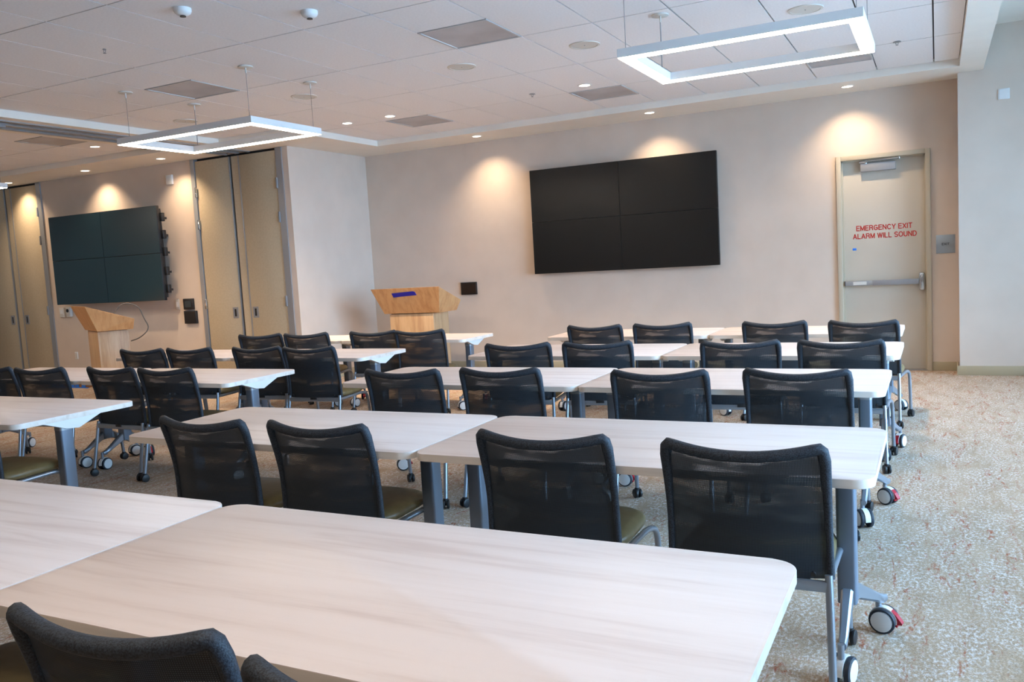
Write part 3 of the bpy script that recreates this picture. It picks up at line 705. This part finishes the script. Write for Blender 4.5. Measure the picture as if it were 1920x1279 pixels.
def chair_proto():
    t = empty('conference_chair', (0, 0, 0))
    Z0, Z1 = .402, .805
    def surf(u, v):                     # u -1..1, v 0..1
        hw = .254-.006*v
        y = .062*(1-v)**1.2 + .026*math.sin(PI*v) - .0 + .038*u*u
        z = Z0+(Z1-Z0)*v + .030*u*u*v
        return Vector((hw*u, y, z))
    NU, NV = 16, 14
    bm = bmesh.new()
    V = [[bm.verts.new(surf(-1+2*i/NU, j/NV)) for i in range(NU+1)] for j in range(NV+1)]
    for j in range(NV):
        for i in range(NU): bm.faces.new((V[j][i], V[j][i+1], V[j+1][i+1], V[j+1][i]))
    finish(bm, 'back_mesh', M_mesh, t, True)
    side = [surf(-1, k/10) for k in range(0, 10)]
    tl = [surf(-1+.02, .975), surf(-.95, .998)]
    top = [surf(-1+2*k/16, 1.0) for k in range(1, 16)]
    path = side+tl+top+[Vector((-p.x, p.y, p.z)) for p in tl[::-1]]+[Vector((-p.x, p.y, p.z)) for p in side[::-1]]
    rad = []
    for p in path: rad.append(.0120 + .0072*max(0, min(1, (p.z-.60)/.2)))
    bm = bmesh.new(); tube(bm, path, rad, 10); finish(bm, 'back_frame', M_fab, t, True, 60)
    r_ = bx('lower_rail', M_silver, t, -.25, .25, .064, .084, .366, .402, .006)
    bx('tag_clip', M_black, r_, -.03, .03, .058, .066, .385, .408, .002)
    for s in (-1, 1):
        bm = bmesh.new(); cyl(bm, (s*.205, .064, .425), .008, .012, 'y', 12); finish(bm, 'bolt', M_black, t, True)
    # seat pad
    bm = bmesh.new(); N = 40; rings = []
    def sup(a, s, e=4.0):
        c_, s_ = math.cos(a), math.sin(a)
        return (math.copysign(abs(c_)**(2/e), c_)*s, math.copysign(abs(s_)**(2/e), s_)*s)
    prof = [(.0, .462), (.35, .462), (.65, .461), (.85, .459), (.95, .450), (1.0, .432), (.985, .414), (.93, .404), (.5, .400)]
    for s, z in prof:
        rg = []
        for k in range(N):
            x, y = sup(2*PI*k/N, s)
            yy_ = y*.235; drop = .022*max(0, (y-.35)/.65)**2 if s > .3 else 0
            wx_ = .252 - .012*y
            rg.append(bm.verts.new((x*wx_, .325+yy_, z-drop-.006*abs(x)**2)))
            if s == 0: break
        rings.append(rg)
    for k in range(N): bm.faces.new((rings[0][0], rings[1][k], rings[1][(k+1) % N]))
    for i in range(1, len(rings)-1):
        for k in range(N): bm.faces.new((rings[i][k], rings[i+1][k], rings[i+1][(k+1) % N], rings[i][(k+1) % N]))
    bm.faces.new(rings[-1])
    finish(bm, 'seat', M_olive, t, True, 60)
    bx('seat_pan', M_black, t, -.19, .19, .12, .50, .378, .402, .008)
    for s in (-1, 1):
        bm = bmesh.new(); tube(bm, bez([(s*.249, .080, .42), (s*.252, .068, .35), (s*.262, .012, .055)], .05), .0125, 12); finish(bm, 'leg', M_silver, t, True)
        bm = bmesh.new(); tube(bm, bez([(s*.245, .070, .388), (s*.245, .16, .385), (s*.256, .44, .392), (s*.268, .50, .37), (s*.272, .53, .055)], .055), .0125, 12); finish(bm, 'leg', M_silver, t, True)
        for x, y, rz in ((s*.262, .010, .4*s), (s*.272, .53, -.5*s+.3)):
            bm = bmesh.new()
            for q in (-1, 1): cyl(bm, (q*.0135, 0, .028), .028, .016, 'x', 18, .004)
            cyl(bm, (0, .004, .038), .020, .022, 'x', 14); cyl(bm, (0, .0, .052), .015, .022, 'z', 12)
            o = finish(bm, 'caster', M_black, t, True); o.location = (x, y, 0); o.rotation_euler = (0, 0, rz)
    return t
CH = chair_proto(); first = [CH]
def chair(x, y, rz, label, group):
    if first: c_ = first.pop()
    else: c_ = copy_tree(CH, KCH)
    c_.location = (x, y, 0); c_.rotation_euler = (0, 0, math.radians(rz)); tag(c_, label, 'chair', group)
KCH = kids()
ROWR = ['nearest', 'second', 'third', 'fourth', 'farthest']
RB = 'chairs of the right-hand table block'; LB = 'chairs of the left-hand table block'
def rl(seat, row, block): return f'black mesh chair, {seat} in the {row} row of the {block} block'
pos4 = ['leftmost', 'second from left', 'third from left', 'rightmost']
def face(x, y, a): return (x, y, a)
RIGHT = {
 'nearest': [(-2.16, .96, 3), (-1.362, .955, 5), (-.748, .925, 0)],
 'second': [(-2.924, 2.634, -1), (-2.287, 2.645, 0), (-1.268, 2.642, 0), (-.560, 2.628, 1)],
 'third': [(-2.915, 4.204, 4), (-2.292, 4.290, 2), (-1.316, 4.244, 4), (-.636, 4.310, -2)],
 'fourth': [(-2.832, 5.640, 9), (-2.216, 5.704, 9), (-1.185, 5.675, 6), (-.556, 5.658, -1)],
 'farthest': [(-2.792, 7.136, 2), (-2.173, 7.198, 6), (-1.214, 7.175, 0), (-.530, 7.098, -6)]}
for row, L in RIGHT.items():
    for k, (x, y, a) in enumerate(L):
        seat = (['only its seat showing', 'large one at bottom left', 'only a corner showing'] if row == 'nearest' else pos4)[k]
        chair(x, y, a, rl(seat, row, 'right-hand'), RB)
LEFT = {
 'nearest': [(-4.83, 2.66, 4)],
 'second': [(-6.95, 4.17, 6), (-6.300, 4.168, 7), (-5.544, 4.214, -1), (-4.960, 4.210, 3)],
 'third': [(-6.684, 5.447, 6), (-6.137, 5.511, 6), (-5.360, 5.556, 6), (-4.753, 5.526, 6)],
 'farthest': [(-6.495, 6.813, 12), (-5.897, 6.848, 11), (-5.115, 6.956, 11), (-4.560, 6.961, 12)]}
for row, L in LEFT.items():
    for k, (x, y, a) in enumerate(L):
        seat = 'only its seat showing' if row == 'nearest' else pos4[k]
        chair(x, y, a, rl(seat, row, 'left-hand'), LB)

# ================================================================== TABLES
def leg_meshes():
    bm = bmesh.new(); prism(bm, rrect(-.032, .032, -.040, .040, .012, 4), .20, .655); a = finish(bm, 'column', M_column, None, True)
    bm = bmesh.new(); prism(bm, rrect(-.034, .034, -.042, .042, .014, 4), .630, .660); b_ = finish(bm, 'column_collar', M_alu, None, True)
    bm = bmesh.new()
    for x0, x1 in ((-.022, .022),):
        poly = [(-.17, .690), (.20, .690), (.05, .630), (-.03, .640)]
        lo = [bm.verts.new((x0, y, z)) for y, z in poly]; hi = [bm.verts.new((x1, y, z)) for y, z in poly]
        bm.faces.new(hi); bm.faces.new(lo[::-1])
        for i in range(4): bm.faces.new((lo[i], lo[(i+1) % 4], hi[(i+1) % 4], hi[i]))
    c_ = finish(bm, 'bracket', M_fixture, None)
    out = [o.data for o in (a, b_, c_)]
    for o in (a, b_, c_): bpy.data.objects.remove(o)
    return out
LC, LK, LBK = leg_meshes()
def foot_mesh(dx, dy):
    """foot sloping from the column base to above a caster at (dx, dy)"""
    bm = bmesh.new(); v = Vector((dx, dy, 0)); u = v.normalized(); s = Vector((-u.y, u.x, 0))
    secs = [(u*.0, .275, .195, .024), (u*.05, .252, .190, .020), (v*.72, .178, .138, .015), (v*.93, .150, .115, .014), (v*1.04, .142, .115, .012)]
    R_ = []
    for p, zt, zb, hw in secs:
        R_.append([bm.verts.new(p+s*a+Vector((0, 0, z))) for a, z in ((-hw, zb+.008), (-hw*.6, zb), (hw*.6, zb), (hw, zb+.008), (hw, zt-.008), (hw*.6, zt), (-hw*.6, zt), (-hw, zt-.008))])
    for i in range(len(R_)-1):
        for k in range(8): bm.faces.new((R_[i][k], R_[i][(k+1) % 8], R_[i+1][(k+1) % 8], R_[i+1][k]))
    bm.faces.new(R_[0][::-1]); bm.faces.new(R_[-1])
    return bm
FM = {}
def table(x0, x1, y0, y1, label, group, legs=(1, 1), outR=.03, brk=(1, 0), rot=(0.5, 2.4), inset=.112):
    cx = (x0+x1)/2; w2 = (x1-x0)/2-.005; d = y1-y0
    t = tag(empty('training_table', (cx, y0, 0)), label, 'table', group)
    bm = bmesh.new()
    f = prism(bm, rrect(-w2, w2, 0, d, .065, 8), .690, .720, 0, 1)
    bmesh.ops.bevel(bm, geom=list(f.edges), offset=.0025, segments=2, affect='EDGES', profile=.5)
    finish(bm, 'tabletop', [M_top, M_edge], t, True, 30)
    for s, on in ((-1, legs[0]), (1, legs[1])):
        if not on: continue
        ins = inset if s > 0 else .112
        lx = s*(w2-ins); ly = d*.40
        col = bpy.data.objects.new('column', LC); COL.objects.link(col); col.parent = t; col.location = (lx, ly, 0)
        for nme, me in (('column_collar', LK), ('bracket', LBK)):
            o = bpy.data.objects.new(nme, me); COL.objects.link(o); o.parent = col
            if nme == 'bracket': o.location = (s*min(.040, ins-.026), .02, 0)
        o_ = outR if s > 0 else .03
        for k, (fx, fy) in enumerate(((s*o_, .235), (0.0, -.215))):
            key = (round(fx, 3), round(fy, 3))
            if key not in FM:
                q = finish(foot_mesh(fx, fy), 'foot', M_silver, None, True); FM[key] = q.data; bpy.data.objects.remove(q)
            o = bpy.data.objects.new('foot', FM[key]); COL.objects.link(o); o.parent = col
            table_caster(t, lx+fx, ly+fy, rot[k]+(.6 if s < 0 else 0), brk[k] if s > 0 else 1-k)
    return t
def tl(side, row, block): return f'pale wood-look folding table, {side} in the {row} row of the {block} block'
GR = 'tables of the right-hand block'; GL = 'tables of the left-hand block'
table(-2.074, -.286, 1.155, 1.992, tl('right one', 'nearest', 'right-hand'), GR, rot=(.6, 2.0))
table(-3.80, -2.074, 1.155, 1.992, tl('left one', 'nearest', 'right-hand'), GR)
table(-1.879, -.174, 2.751, 3.563, tl('right one', 'second', 'right-hand'), GR, outR=.10, rot=(1.35, 2.9))
table(-3.547, -1.879, 2.751, 3.563, tl('left one', 'second', 'right-hand'), GR, rot=(2.9, 1.2))
table(-1.866, -.229, 4.437, 5.247, tl('right one', 'third', 'right-hand'), GR, outR=.09, rot=(1.0, .5))
table(-3.561, -1.866, 4.437, 5.247, tl('left one', 'third', 'right-hand'), GR, rot=(1.6, .5))
table(-1.793, -.213, 5.867, 6.701, tl('right one', 'fourth', 'right-hand'), GR, outR=.08, rot=(-.35, .5))
table(-3.411, -1.793, 5.867, 6.701, tl('left one', 'fourth', 'right-hand'), GR)
table(-1.798, -.250, 7.318, 8.078, tl('right one', 'farthest', 'right-hand'), GR, outR=.08, rot=(.9, .5), brk=(0, 0))
table(-3.356, -1.798, 7.318, 8.078, tl('left one', 'farthest', 'right-hand'), GR)
table(-6.10, -4.519, 2.839, 3.640, 'pale wood-look folding table cut off by the left edge of the picture', GL, inset=.048)
table(-6.046, -4.456, 4.333, 5.082, tl('right one', 'second', 'left-hand'), GL, brk=(0, 0), rot=(.5, 2.6), inset=.055)
table(-7.64, -6.046, 4.333, 5.082, tl('left one', 'second', 'left-hand'), GL, brk=(0, 0), rot=(-.3, 2.9))
table(-5.898, -4.357, 5.766, 6.482, tl('right one', 'third', 'left-hand'), GL, inset=.07)
table(-7.456, -5.898, 5.766, 6.482, tl('left one', 'third', 'left-hand'), GL)
table(-5.746, -4.196, 7.220, 7.900, tl('right one', 'farthest', 'left-hand'), GL, inset=.09)
table(-7.153, -5.746, 7.220, 7.900, tl('left one', 'farthest', 'left-hand'), GL)
table(-11.40, -9.88, 5.45, 6.15, 'pale tabletop of a further table whose end just enters at the left edge', GL)
